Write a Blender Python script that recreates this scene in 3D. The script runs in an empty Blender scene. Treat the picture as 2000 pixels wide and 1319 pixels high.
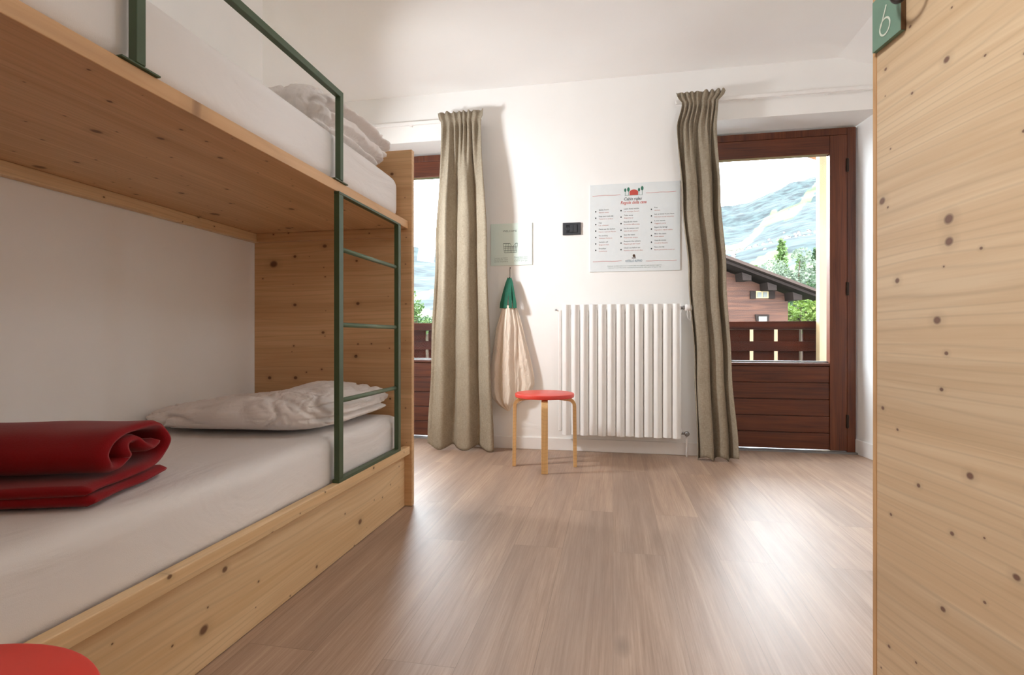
import bpy, bmesh, math, random
from mathutils import Vector, Matrix, noise

random.seed(7)
S = bpy.context.scene
COL = S.collection
PI = math.pi

# ------------------------------------------------------------------ camera
A = math.radians(10.77)                       # camera turned left of the room axis
CA, SA = math.cos(A), math.sin(A)
F = 1036.0                                    # focal length in pixels of the 2000 px frame
EYE = 0.79
cam_d = bpy.data.cameras.new('camera'); cam = bpy.data.objects.new('camera', cam_d)
COL.objects.link(cam); cam.location = (0, 0, EYE); cam.rotation_euler = (PI/2, 0, A)
cam_d.sensor_width = 36; cam_d.lens = 36*F/2000; cam_d.clip_start = .05; cam_d.clip_end = 12000
S.camera = cam

# ------------------------------------------------------------------ world, light, exposure
S.view_settings.view_transform = 'Standard'; S.view_settings.look = 'None'
S.view_settings.exposure = 0.25; S.view_settings.gamma = 1.0
S.view_settings.use_curve_mapping = False
W = bpy.data.worlds.new('overcast_sky'); S.world = W; W.use_nodes = True
bg = W.node_tree.nodes['Background']
bg.inputs['Color'].default_value = (0.85, 0.925, 1.0, 1); bg.inputs['Strength'].default_value = 22.0
S.cycles.use_denoising = True; S.cycles.denoising_prefilter = 'ACCURATE'
S.cycles.max_bounces = 12; S.cycles.diffuse_bounces = 8; S.cycles.transparent_max_bounces = 16
S.cycles.caustics_reflective = False; S.cycles.caustics_refractive = False
S.cycles.sample_clamp_indirect = 8

def area(name, loc, rot, sx, sy, power, col=(1, 1, 1), portal=False, spread=None):
    d = bpy.data.lights.new(name, 'AREA'); d.shape = 'RECTANGLE'; d.size = sx; d.size_y = sy
    d.energy = power; d.color = col
    if portal: d.cycles.is_portal = True
    if spread: d.spread = spread
    o = bpy.data.objects.new(name, d); COL.objects.link(o); o.location = loc; o.rotation_euler = rot
    return o
area('daylight_left_door', (-1.66, 4.3, 1.33), (-PI/2, 0, 0), 1.1, 1.8, 1, portal=True)
area('daylight_right_door', (1.09, 4.3, 1.33), (-PI/2, 0, 0), 1.1, 1.8, 1, portal=True)
sun_d = bpy.data.lights.new('soft_sun', 'SUN'); sun_d.energy = 9.0; sun_d.angle = math.radians(8)
sun_d.color = (1, .96, .88)
sun = bpy.data.objects.new('soft_sun', sun_d); COL.objects.link(sun)
sun.rotation_euler = (math.radians(38), math.radians(-14), 0)     # from behind the house, onto the hillside
# added fill lights above and behind the camera, and the lamp in the alcove beyond the bunk
def aim(o, to):
    o.rotation_euler = (Vector(to)-o.location).to_track_quat('-Z', 'Y').to_euler()
pl = bpy.data.lights.new('ceiling_fill_light', 'POINT'); pl.energy = 12.5; pl.color = (.95, .975, 1); pl.shadow_soft_size = .18  # added fill without a fixture, brightens ceiling and floor
plo = bpy.data.objects.new('ceiling_fill_light', pl); COL.objects.link(plo); plo.location = (.75, 1.45, 2.15)
aim(area('rear_fill_light', (-.35, -1.45, 1.45), (0, 0, 0), 1.2, 1.7, 3.5, (1, .98, .96)), (.2, 2.0, 1.1))  # unseen source added behind the camera to lift the front faces
aim(area('door_fill_light', (-.35, .50, 2.46), (0, 0, 0), .25, .25, 5.5, (1, .98, .95), spread=math.radians(95)), (.68, .95, .8))  # added out of view to brighten the open pine door
aim(area('alcove_lamp_light', (-1.97, 2.53, 1.72), (0, 0, 0), .22, .22, 19, (.94, .97, 1), spread=math.radians(125)), (-.2, 3.7, 1.25))

# ------------------------------------------------------------------ helpers
def lin(c):
    return tuple(((x/255)/12.92 if x/255 <= .04045 else ((x/255+.055)/1.055)**2.4) for x in c) + (1,)

def dim(c, f=.30):                            # darker tone of the same hue
    q = lin(c); return (q[0]*f, q[1]*f, q[2]*f, 1)

WL = {}                                       # world location of each parent
class MB:
    def __init__(s): s.v = []; s.f = []; s.mi = []; s.m = 0
    def add(s, vs, fs):
        b = len(s.v); s.v += [tuple(v) for v in vs]
        s.f += [tuple(b+i for i in f) for f in fs]; s.mi += [s.m]*len(fs); return s
    def box(s, x0, x1, y0, y1, z0, z1):
        vs = [(x, y, z) for z in (z0, z1) for y in (y0, y1) for x in (x0, x1)]
        return s.add(vs, [(0,2,3,1),(4,5,7,6),(0,1,5,4),(2,6,7,3),(0,4,6,2),(1,3,7,5)])
    def prism(s, poly, z0, z1):
        n = len(poly)
        vs = [(x, y, z0) for x, y in poly]+[(x, y, z1) for x, y in poly]
        return s.add(vs, [tuple(range(n))[::-1], tuple(range(n, 2*n))]+[(i, (i+1) % n, n+(i+1) % n, n+i) for i in range(n)])
    def tube(s, path, r, n=10, cap=True, radii=None):
        path = [Vector(p) for p in path]; rings = []
        up = None
        for i, p in enumerate(path):
            t = (path[min(i+1, len(path)-1)]-path[max(i-1, 0)]).normalized()
            if up is None:
                up = Vector((0, 0, 1)) if abs(t.z) < .9 else Vector((1, 0, 0))
            a = t.cross(up).normalized(); b = a.cross(t).normalized(); up = b
            rr = radii[i] if radii else r
            rings.append([p+(a*math.cos(2*PI*k/n)+b*math.sin(2*PI*k/n))*rr for k in range(n)])
        vs = [v for q in rings for v in q]; fs = []
        for i in range(len(path)-1):
            for k in range(n):
                fs.append((i*n+k, i*n+(k+1) % n, (i+1)*n+(k+1) % n, (i+1)*n+k))
        if cap: fs += [tuple(range(n))[::-1], tuple(range(len(vs)-n, len(vs)))]
        return s.add(vs, fs)
    def lathe(s, prof, cx, cy, n=32, axis='z'):
        vs = []; fs = []
        for r, h in prof:
            for k in range(n):
                c, q = r*math.cos(2*PI*k/n), r*math.sin(2*PI*k/n)
                vs.append((cx[0]+c, cx[1]+q, cx[2]+h) if axis == 'z' else ((cx[0]+h, cx[1]+c, cx[2]+q) if axis == 'x' else (cx[0]+c, cx[1]+h, cx[2]+q)))
        for i in range(len(prof)-1):
            for k in range(n): fs.append((i*n+k, i*n+(k+1) % n, (i+1)*n+(k+1) % n, (i+1)*n+k))
        fs += [tuple(range(n))[::-1], tuple(range(len(vs)-n, len(vs)))]
        return s.add(vs, fs)
    def grid(s, fn, nu, nv):
        vs = [fn(i/nu, j/nv) for j in range(nv+1) for i in range(nu+1)]
        return s.add(vs, [(j*(nu+1)+i, j*(nu+1)+i+1, (j+1)*(nu+1)+i+1, (j+1)*(nu+1)+i) for j in range(nv) for i in range(nu)])

def obj(name, mb, m, parent=None, smooth=False, bevel=0, solid=0, sub=0, loc=None, seg=2, fixn=True):
    o0 = WL[parent.name] if parent else Vector(loc if loc else (0, 0, 0))
    me = bpy.data.meshes.new(name)
    me.from_pydata([(x-o0.x, y-o0.y, z-o0.z) for x, y, z in mb.v], [], mb.f)
    ms = m if isinstance(m, (list, tuple)) else [m]
    for q in ms: me.materials.append(q)
    if len(ms) > 1: me.polygons.foreach_set('material_index', mb.mi)
    if fixn:
        bm = bmesh.new(); bm.from_mesh(me); bmesh.ops.recalc_face_normals(bm, faces=bm.faces); bm.to_mesh(me); bm.free()
    if smooth: me.polygons.foreach_set('use_smooth', [True]*len(me.polygons))
    o = bpy.data.objects.new(name, me); COL.objects.link(o)
    if parent: o.parent = parent
    else: o.location = o0
    WL[o.name] = o0.copy()
    if solid:
        md = o.modifiers.new('Solidify', 'SOLIDIFY'); md.thickness = solid; md.offset = 0
    if sub:
        md = o.modifiers.new('Subdivision', 'SUBSURF'); md.levels = sub; md.render_levels = sub
    if bevel:
        md = o.modifiers.new('Bevel', 'BEVEL'); md.width = bevel; md.segments = seg; md.limit_method = 'ANGLE'; md.angle_limit = math.radians(40)
        me.polygons.foreach_set('use_smooth', [True]*len(me.polygons))
        md.harden_normals = True
    return o

def tag(o, label, cat, group=None, kind=None):
    o['label'] = label; o['category'] = cat
    if group: o['group'] = group
    if kind: o['kind'] = kind
    return o
def thing(name, label, cat, loc, group=None, rz=0):
    o = bpy.data.objects.new(name, None); COL.objects.link(o); o.location = loc; o.rotation_euler = (0, 0, rz)
    o.empty_display_size = .1; WL[o.name] = Vector(loc)
    return tag(o, label, cat, group)
def struct(o, label=None):
    o['kind'] = 'structure'
    if label: o['label'] = label
    return o
def struct_empty(name, loc, label=None):
    o = bpy.data.objects.new(name, None); COL.objects.link(o); o.location = loc; WL[o.name] = Vector(loc)
    return struct(o, label)
def copy_tree(o, parent=None):
    c = o.copy(); COL.objects.link(c)
    if parent: c.parent = parent
    for ch in list(o.children): copy_tree(ch, c)
    return c
def px(u, v, d):                              # a point d metres ahead of the lens, for measuring the place
    r = (u-1000)/F*d
    return Vector((r*CA-d*SA, r*SA+d*CA, EYE+(659.5-v)/F*d))

# ------------------------------------------------------------------ materials
class NT:
    def __init__(s, name):
        s.m = bpy.data.materials.new(name); s.m.use_nodes = True; s.t = s.m.node_tree; s.n = s.t.nodes
        s.b = s.n['Principled BSDF']; s.out = s.n['Material Output']
    def node(s, ty, **kw):
        q = s.n.new(ty)
        for k, v in kw.items():
            if k in q.inputs.keys() if isinstance(k, str) else False: q.inputs[k].default_value = v
            else: setattr(q, k, v)
        return q
    def link(s, a, b): s.t.links.new(a, b)
    def coord(s, scale=(1, 1, 1), rot=(0, 0, 0), loc=(0, 0, 0), kind='Object'):
        tc = s.n.new('ShaderNodeTexCoord'); mp = s.n.new('ShaderNodeMapping')
        mp.inputs['Scale'].default_value = scale; mp.inputs['Rotation'].default_value = rot; mp.inputs['Location'].default_value = loc
        s.link(tc.outputs[kind], mp.inputs['Vector']); return mp.outputs['Vector']
    def noise(s, vec, scale, detail=3, rough=.5, dist=0):
        q = s.n.new('ShaderNodeTexNoise'); s.link(vec, q.inputs['Vector'])
        q.inputs['Scale'].default_value = scale; q.inputs['Detail'].default_value = detail
        q.inputs['Roughness'].default_value = rough; q.inputs['Distortion'].default_value = dist
        return q.outputs['Fac']
    def ramp(s, fac, stops):
        q = s.n.new('ShaderNodeValToRGB'); e = q.color_ramp.elements
        while len(e) < len(stops): e.new(.5)
        for x, (p, c) in zip(e, stops):
            x.position = p; x.color = c if len(c) == 4 else tuple(c)+(1,)
        s.link(fac, q.inputs['Fac']); return q.outputs['Color']
    def math(s, op, a, b=None, c=None, clamp=False):
        q = s.n.new('ShaderNodeMath'); q.operation = op; q.use_clamp = clamp
        for i, x in enumerate((a, b, c)):
            if x is None: continue
            if isinstance(x, (int, float)): q.inputs[i].default_value = x
            else: s.link(x, q.inputs[i])
        return q.outputs[0]
    def mix(s, fac, a, b, mode='MIX'):
        q = s.n.new('ShaderNodeMix'); q.data_type = 'RGBA'; q.blend_type = mode
        for i, x in ((0, fac), (6, a), (7, b)):
            if isinstance(x, (int, float)): q.inputs[i].default_value = x
            elif isinstance(x, tuple): q.inputs[i].default_value = x
            else: s.link(x, q.inputs[i])
        return q.outputs[2]
    def bump(s, h, strength, dist=.002):
        q = s.n.new('ShaderNodeBump'); q.inputs['Strength'].default_value = strength; q.inputs['Distance'].default_value = dist
        s.link(h, q.inputs['Height']); s.link(q.outputs['Normal'], s.b.inputs['Normal']); return q
    def col(s, x):
        if isinstance(x, tuple): s.b.inputs['Base Color'].default_value = x
        else: s.link(x, s.b.inputs['Base Color'])
    def set(s, rough=.5, spec=.5, metal=0):
        s.b.inputs['Roughness'].default_value = rough; s.b.inputs['Specular IOR Level'].default_value = spec; s.b.inputs['Metallic'].default_value = metal
        return s

def plain(name, rgb, rough=.5, spec=.5, metal=0, var=.06, vs=30, bump=0, f=1):
    t = NT(name).set(rough, spec, metal); c = dim(rgb, f)
    n = t.noise(t.coord(), vs, 3)
    t.col(t.ramp(n, [(.3, tuple(x*(1-var) for x in c[:3])), (.7, tuple(min(1, x*(1+var)) for x in c[:3]))]))
    if bump: t.bump(n, bump)
    return t.m

def sep(t, v):
    q = t.n.new('ShaderNodeSeparateXYZ'); t.link(v, q.inputs[0]); return q.outputs

def pine(name, axis, light, dark, knot=(96, 56, 34), boards=.13, rot=0, knots=1.0, rough=.5, loc=(0, 0, 0), acrossaxis=2, tint=.1, flat=None):
    """Knotty spruce board: grain runs along axis (0, 1 or 2)."""
    t = NT(name).set(rough, .4)
    v0 = t.coord(rot=(0, 0, rot), loc=loc)
    warp = t.n.new('ShaderNodeTexNoise'); t.link(v0, warp.inputs['Vector']); warp.inputs['Scale'].default_value = 1.3; warp.inputs['Detail'].default_value = 1
    add = t.n.new('ShaderNodeVectorMath'); add.operation = 'MULTIPLY_ADD'
    t.link(warp.outputs['Color'], add.inputs[0]); add.inputs[1].default_value = (.06, .06, .06); t.link(v0, add.inputs[2])
    v = add.outputs[0]
    def stretch(vec, a, c):
        mp = t.n.new('ShaderNodeMapping'); sc = [c, c, c]; sc[axis] = a; mp.inputs['Scale'].default_value = sc
        t.link(vec, mp.inputs['Vector']); return mp.outputs['Vector']
    g1 = t.noise(stretch(v, .7, 16), 1, 3, .55, .6)
    g2 = t.noise(stretch(v, 1.2, 90), 1, 3, .6)
    comb = t.math('ADD', t.math('MULTIPLY', g1, .6), t.math('MULTIPLY', g2, .4))
    colr = t.ramp(comb, [(.34, lin(dark)), (.5, lin(tuple((a+b)/2 for a, b in zip(light, dark)))), (.62, lin(light))])
    # single boards of the glued panel differ a little in tone
    o = sep(t, v0)
    k = t.math('FLOOR', t.math('DIVIDE', o[acrossaxis], boards))
    wn = t.n.new('ShaderNodeTexWhiteNoise'); wn.noise_dimensions = '1D'; t.link(k, wn.inputs['W'])
    tone = t.math('MULTIPLY_ADD', wn.outputs['Value'], tint, 1-tint/2)
    cc = t.n.new('ShaderNodeCombineXYZ')
    for i in range(3): t.link(tone, cc.inputs[i])
    colr = t.mix(1.0, colr, cc.outputs[0], 'MULTIPLY')
    # fine growth lines
    rg = t.math('ADD', t.math('MULTIPLY', o[acrossaxis], 46.0), t.math('MULTIPLY', t.noise(stretch(v0, .55, 4.5), 1, 2, .5), 9.0))
    ln = t.ramp(t.math('PINGPONG', rg, .5), [(.0, (1, 1, 1)), (.16, (0, 0, 0))])
    colr = t.mix(t.math('MULTIPLY', ln, t.math('MULTIPLY', g1, .42)), colr, lin(tuple(int(x*.80) for x in dark)))
    ov = sep(t, v)
    # knots
    for scl, rad, keep in ((4.2, .075, .42), (8.0, .07, .40), (15.0, .065, .26)):
        vo = t.n.new('ShaderNodeTexVoronoi'); vo.voronoi_dimensions = '2D'; cb = t.n.new('ShaderNodeCombineXYZ')
        t.link(t.math('MULTIPLY', ov[axis], .8), cb.inputs[0]); t.link(ov[acrossaxis], cb.inputs[1]); t.link(cb.outputs[0], vo.inputs['Vector']); vo.inputs['Scale'].default_value = scl
        cs = sep(t, vo.outputs['Color'])
        on = t.math('LESS_THAN', cs[0], keep*knots)
        size = t.math('MULTIPLY_ADD', cs[1], rad*.8, rad*.35)
        d = t.math('DIVIDE', vo.outputs['Distance'], size)
        core = t.ramp(d, [(.55, (1, 1, 1)), (1.0, (0, 0, 0))])
        halo = t.ramp(t.math('MULTIPLY', d, .4), [(.2, (1, 1, 1)), (1.0, (0, 0, 0))])
        colr = t.mix(t.math('MULTIPLY', t.math('MULTIPLY', halo, on), .28), colr, lin(tuple(int(x*.72) for x in dark)))
        colr = t.mix(t.math('MULTIPLY', t.math('MULTIPLY', core, on), .85), colr, lin(knot))
    t.col(colr); t.bump(g2, .12, .001)
    return t.m

def dark_wood(name, axis, light, dark, rough=.38, f=1, fs=120):
    t = NT(name).set(rough, .45 if rough < .55 else .06)
    sc = [22, 22, 22]; sc[axis] = 1.2; g = t.noise(t.coord(scale=tuple(sc)), 1, 5, .6, .8)
    sc = [fs, fs, fs]; sc[axis] = 3; h = t.noise(t.coord(scale=tuple(sc)), 1, 3, .6)
    c = t.math('ADD', t.math('MULTIPLY', g, .65), t.math('MULTIPLY', h, .35))
    t.col(t.ramp(c, [(.36, dim(dark, f)), (.62, dim(light, f))])); t.bump(h, .15, .001)
    return t.m

def linen(name, a, b, trans=.25, wv=700):
    t = NT(name).set(.9, .15)
    n1 = t.noise(t.coord(scale=(wv, wv, 40)), 1, 2); n2 = t.noise(t.coord(scale=(60, 60, wv)), 1, 2); n3 = t.noise(t.coord(), 5, 2)
    c = t.math('ADD', t.math('MULTIPLY', t.math('ADD', n1, n2), .42), t.math('MULTIPLY', n3, .16))
    colr = t.ramp(c, [(.36, lin(b)), (.64, lin(a))]); t.col(colr); t.bump(c, .35, .001)
    if trans:
        tr = t.n.new('ShaderNodeBsdfTranslucent'); t.link(colr, tr.inputs['Color'])
        mx = t.n.new('ShaderNodeMixShader'); mx.inputs[0].default_value = trans
        t.link(t.b.outputs[0], mx.inputs[1]); t.link(tr.outputs[0], mx.inputs[2]); t.link(mx.outputs[0], t.out.inputs['Surface'])
    return t.m

def cotton(name, rgb, scale=9, strength=.5, rot=0, stretch=(1, 1, 1)):
    t = NT(name).set(.85, .2); c = lin(rgb)
    v = t.coord(scale=stretch, rot=(0, 0, rot)); n = t.noise(v, scale, 4, .5, 1.2); f = t.noise(t.coord(), 600, 1)
    t.col(t.ramp(n, [(.3, tuple(x*.97 for x in c[:3])), (.7, c)]))
    h = t.math('ADD', n, t.math('MULTIPLY', f, .03)); t.bump(h, strength, .02)
    t.b.inputs['Sheen Weight'].default_value = .15
    return t.m

def glass(name, tint=(.97, .99, .99, 1)):
    t = NT(name); tr = t.n.new('ShaderNodeBsdfTransparent'); tr.inputs['Color'].default_value = tint
    gl = t.n.new('ShaderNodeBsdfGlossy'); gl.inputs['Roughness'].default_value = .02
    fr = t.n.new('ShaderNodeFresnel'); fr.inputs['IOR'].default_value = 1.45
    mx = t.n.new('ShaderNodeMixShader'); t.link(t.math('MULTIPLY', fr.outputs[0], .35), mx.inputs[0]); t.link(tr.outputs[0], mx.inputs[1]); t.link(gl.outputs[0], mx.inputs[2])
    t.link(mx.outputs[0], t.out.inputs['Surface']); t.n.remove(t.b)
    return t.m

def floor_mat():
    t = NT('vinyl_planks').set(.40, .38)
    tc = t.n.new('ShaderNodeTexCoord'); xyz = sep(t, tc.outputs['Object'])
    cb = t.n.new('ShaderNodeCombineXYZ'); t.link(xyz[1], cb.inputs[0]); t.link(xyz[0], cb.inputs[1])
    br = t.n.new('ShaderNodeTexBrick'); t.link(cb.outputs[0], br.inputs['Vector'])
    br.inputs['Scale'].default_value = 1; br.inputs['Brick Width'].default_value = 1.22; br.inputs['Row Height'].default_value = .185
    br.inputs['Mortar Size'].default_value = .0008; br.inputs['Mortar Smooth'].default_value = .2; br.offset = .37; br.offset_frequency = 2
    br.inputs['Color1'].default_value = (0, 0, 0, 1); br.inputs['Color2'].default_value = (1, 1, 1, 1); br.inputs['Mortar'].default_value = (.5, .5, .5, 1)
    bv = t.n.new('ShaderNodeVectorMath'); bv.operation = 'MULTIPLY_ADD'
    t.link(br.outputs['Color'], bv.inputs[0]); bv.inputs[1].default_value = (3, 13, 5); t.link(tc.outputs['Object'], bv.inputs[2])
    def st(s):
        mp = t.n.new('ShaderNodeMapping'); mp.inputs['Scale'].default_value = s; t.link(bv.outputs[0], mp.inputs['Vector']); return mp.outputs['Vector']
    g = t.noise(st((15, .9, 1)), 1, 6, .66, .8)
    h = t.noise(st((210, 4, 1)), 1, 4, .7)
    big = t.noise(st((5, .9, 1)), 1, 2)
    c = t.math('ADD', t.math('MULTIPLY', g, .5), t.math('MULTIPLY', h, .5))
    colr = t.ramp(c, [(.30, lin((144, 117, 98))), (.5, lin((172, 145, 125))), (.70, lin((194, 169, 148)))])
    colr = t.mix(t.math('MULTIPLY', t.ramp(big, [(.42, (0, 0, 0)), (.66, (1, 1, 1))]), .35), colr, lin((128, 108, 98)))
    tone = t.math('MULTIPLY_ADD', sep(t, br.outputs['Color'])[0], .08, .96)
    cc = t.n.new('ShaderNodeCombineXYZ')
    for i in range(3): t.link(tone, cc.inputs[i])
    colr = t.mix(1.0, colr, cc.outputs[0], 'MULTIPLY')
    # darker knots and short cracks along the planks
    vo = t.n.new('ShaderNodeTexVoronoi'); t.link(st((2.6, 1.3, 1)), vo.inputs['Vector']); vo.inputs['Scale'].default_value = 1.6
    kn = t.math('MULTIPLY', t.ramp(vo.outputs['Distance'], [(.0, (1, 1, 1)), (.12, (0, 0, 0))]), t.math('LESS_THAN', sep(t, vo.outputs['Color'])[0], .55))
    colr = t.mix(t.math('MULTIPLY', kn, .45), colr, lin((95, 76, 68)))
    colr = t.mix(t.math('MULTIPLY', br.outputs['Fac'], .45), colr, lin((90, 70, 60)))
    t.col(colr)
    t.b.inputs['Roughness'].default_value = .4
    t.link(t.math('MULTIPLY_ADD', h, .12, .40), t.b.inputs['Roughness'])
    hh = t.math('SUBTRACT', h, br.outputs['Fac']); t.bump(hh, .12, .001)
    return t.m

M = {}
M['wall'] = plain('white_plaster', (244, 243, 241), .85, .2, var=.012, vs=4)
M['ceil'] = plain('white_ceiling_paint', (245, 244, 243), .9, .2, var=.01, vs=3)
M['trim'] = plain('white_satin_paint', (240, 238, 236), .45, .4, var=.01)
M['floor'] = floor_mat()
M['pine_y'] = pine('pine_grain_lengthwise', 1, (228, 198, 156), (212, 176, 130))
M['pine_top'] = pine('pine_bunk_board', 1, (216, 176, 132), (198, 154, 110), knots=1.0, acrossaxis=0)
M['pine_x'] = pine('pine_headboard', 0, (218, 180, 136), (198, 156, 112), knots=.8)
M['pine_edge'] = pine('pine_edge_strip', 2, (226, 184, 134), (204, 158, 112), knots=0, acrossaxis=0, boards=.011, tint=.12)
M['pine_door'] = pine('pine_door_face', 1, (230, 206, 172), (214, 184, 146), knot=(112, 74, 66), boards=.15, knots=1.25)
M['pine_post'] = pine('pine_balcony_post', 2, (124, 104, 76), (112, 92, 66), knots=.3)
M['dwood_x'] = dark_wood('mahogany_stain_boards', 0, (108, 54, 28), (66, 28, 13))
M['dwood_z'] = dark_wood('mahogany_stain_upright', 2, (112, 58, 30), (72, 32, 15))
M['rail_wood'] = dark_wood('balcony_brown_stain', 0, (132, 52, 14), (76, 28, 7), .9, .10, 30)  # brown stain, darkened further for the shade of an unbuilt balcony roof
M['glass'] = glass('window_glass')
M['curtain'] = linen('beige_linen', (186, 174, 154), (142, 130, 112), .22)
M['sheet'] = cotton('white_fitted_sheet', (232, 228, 226), 3.5, .42, stretch=(1.6, .6, 2.0))
M['duvet'] = cotton('white_duvet_cotton', (236, 231, 228), 14, .35)
M['green'] = plain('green_powder_coat', (64, 82, 54), .42, .5, var=.05)
M['red_fleece'] = cotton('red_fleece', (134, 4, 14), 260, .12)
M['red_paint'] = plain('coral_red_paint', (222, 68, 58), .35, .5, var=.02)
M['birch'] = pine('birch_bent_wood', 2, (226, 186, 132), (206, 162, 106), knots=0, boards=.5)
M['radiator'] = plain('white_enamel', (238, 237, 234), .38, .5, var=.01)
M['bag'] = cotton('natural_cotton_canvas', (226, 212, 196), 26, .7, stretch=(1, 1, .35))
M['strap'] = plain('green_webbing', (42, 100, 80), .8, .2, var=.15, vs=200)
M['steel'] = plain('brushed_steel', (150, 150, 150), .35, .5, 1)
M['dark'] = plain('dark_metal', (52, 40, 32), .4, .5, .6)
M['black'] = plain('anthracite_plastic', (58, 60, 64), .45, .5, var=.05)
M['black2'] = plain('black_socket_insert', (30, 32, 36), .4, .5)
M['paper'] = plain('poster_white', (226, 232, 234), .35, .4, var=.01)
M['mint'] = plain('mint_board', (224, 240, 233), .35, .4, var=.01)
M['ink'] = plain('dark_ink', (44, 56, 60), .6, .3)
M['ink_mid'] = plain('grey_ink', (92, 102, 106), .6, .3); M['ink_pink'] = plain('faded_red_ink', (196, 132, 124), .6, .3)
M['ink_soft'] = plain('green_grey_ink', (96, 120, 112), .6, .3)
M['ink_red'] = plain('red_ink', (196, 84, 74), .6, .3)
M['ink_brown'] = plain('brown_ink', (84, 64, 50), .6, .3)
M['ink_green'] = plain('green_ink', (62, 120, 100), .6, .3)
M['ink_blue'] = plain('blue_grey_ink', (92, 124, 144), .6, .3)
M['plate'] = plain('sage_green_board', (122, 156, 138), .5, .3, var=.03)
M['chalk'] = plain('pale_lettering', (222, 230, 216), .6, .3)
M['plate_side'] = plain('brown_board_edge', (92, 66, 42), .6, .3)

# ------------------------------------------------------------------ room shell
YB = 3.72; YD = 3.97; ZC = 2.58
XL = -1.75
struct(obj('floor', MB().box(-3.0, 2.5, -1.7, 4.12, -.12, 0), M['floor']), 'grey brown oak look plank floor')
mb = MB()
mb.prism([(-3, -1.7), (1.411, -1.7), (1.411, 4.1), (-3, 4.1)], ZC, ZC+.1)
x0, x1, za, zb = 1.411, 2.5, ZC, ZC-.33
mb.add([(x0,-1.7,za),(x1,-1.7,zb),(x1,4.1,zb),(x0,4.1,za),(x0,-1.7,za+.1),(x1,-1.7,za+.1),(x1,4.1,za+.1),(x0,4.1,za+.1)],
       [(0,1,2,3),(4,7,6,5),(0,4,5,1),(3,2,6,7),(1,5,6,2),(0,3,7,4)])
struct(obj('ceiling', mb, M['ceil']), 'white ceiling sloping down at the right')
mb = MB()
ZO = 2.235
mb.prism([(-3.0, YB), (-2.24, YB), (-2.19, 4.1), (-3.0, 4.1)], 0, ZO)
mb.prism([(-1.07, YB), (.575, YB), (.565, 4.1), (-1.12, 4.1)], 0, ZO)
mb.prism([(1.662, YB), (2.5, YB), (2.5, 4.1), (1.62, 4.1)], 0, ZO)
mb.prism([(-3.0, YB), (2.5, YB), (2.5, 4.1), (-3.0, 4.1)], ZO, 2.7)
struct(obj('wall_back', mb, M['wall']), 'white plaster wall with the two balcony doors')
struct(obj('wall_left', MB().prism([(XL, -1.7), (XL, 2.41), (XL-.12, 2.41), (XL-.12, -1.7)], 0, ZC), M['wall']), 'white wall behind the bunk bed')
mb = MB().box(-2.9, XL-.12, 2.31, 2.41, 0, ZC)
mb.box(-3.0, -2.9, 2.31, YB, 0, ZC)
struct(obj('wall_alcove', mb, M['wall']))
struct(obj('wall_right', MB().box(2.3, 2.4, .38, YB, 0, ZC), M['wall']))
struct(obj('wall_front', MB().box(XL-.1, 2.4, -1.7, -1.6, 0, ZC), M['wall']))
mb = MB().box(.755, 2.3, .38, .47, 0, ZC); mb.box(.755, .85, -1.6, .38, 0, ZC)
struct(obj('wall_entry', mb, M['wall']))

def baseboard(name, pts, h=.085, t=.013):
    mb = MB()
    for (ax, ay), (bx, by) in zip(pts, pts[1:]):
        d = Vector((bx-ax, by-ay)).normalized(); n = Vector((d.y, -d.x))*t
        mb.prism([(ax, ay), (bx, by), (bx+n.x, by+n.y), (ax+n.x, ay+n.y)], 0, h)
    return struct(obj(name, mb, M['trim'], bevel=.003), 'low white baseboard')
baseboard('baseboard_back', [(-1.07, YB), (.575, YB)])
baseboard('baseboard_right', [(1.623, YD+.05), (1.66, YB)], .10)

# ------------------------------------------------------------------ balcony doors
def balcony_door(name, xa, xb, label, hinge_right=True):
    """Frame from xa to xb, glazed leaf with boarded lower panel."""
    root = struct_empty(name, ((xa+xb)/2, YD+.03, 0), label)
    y0, y1 = YD, YD+.07; zt = 2.222
    fw = .055
    f = MB(); f.box(xa, xa+fw, y0, y1, 0, zt).box(xb-fw, xb, y0, y1, 0, zt).box(xa+fw, xb-fw, y0, y1, zt-.05, zt)
    fr = obj('door_frame', f, M['dwood_z'], root, bevel=.004)
    a, b, zb, zt2 = xa+fw+.004, xb-fw-.004, .02, zt-.054
    sw = .108; ly0, ly1 = YD-.012, YD+.05
    ga, gb = a+sw, b-sw; gz0, gz1 = .615, 2.045
    leaf = MB(); leaf.box(a, ga, ly0, ly1, zb, zt2).box(gb, b, ly0, ly1, zb, zt2)
    obj('leaf_stile', leaf, M['dwood_z'], root, bevel=.004)
    lr = MB(); lr.box(ga, gb, ly0, ly1, gz1, zt2).box(ga, gb, ly0, ly1, gz0-.022, gz0)
    obj('leaf_rail', lr, M['dwood_x'], root, bevel=.004)
    p = MB(); n = 5; h = (gz0-.022-zb)/n
    for i in range(n):
        p.box(ga, gb, ly0+.008, ly1-.01, zb+i*h+.002, zb+(i+1)*h-.002)
    p.box(ga, gb, ly0+.02, ly1-.02, zb, gz0-.022)
    obj('board_panel', p, M['dwood_x'], root, bevel=.003)
    obj('glass_pane', MB().box(ga, gb, YD+.015, YD+.021, gz0, gz1), M['glass'], root)
    bd = MB(); bd.box(ga, gb, YD+.026, YD+.042, gz0, gz0+.012)
    obj('glazing_bead', bd, M['steel'], root)
    hg = MB()
    xh = b if hinge_right else a
    for z in (.22, 1.12, 1.96): hg.lathe([(.007, -.045), (.009, -.04), (.009, .04), (.007, .045)], (xh, ly0-.004, z), None, 12)
    for z in (.22, 1.12, 1.96)[:0]: pass
    obj('hinge', hg, M['dark'], root, smooth=True)
    obj('threshold', MB().box(xa, xb, YD-.03, YD+.10, -.002, .012), M['steel'], root, bevel=.002)
    return root
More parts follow.
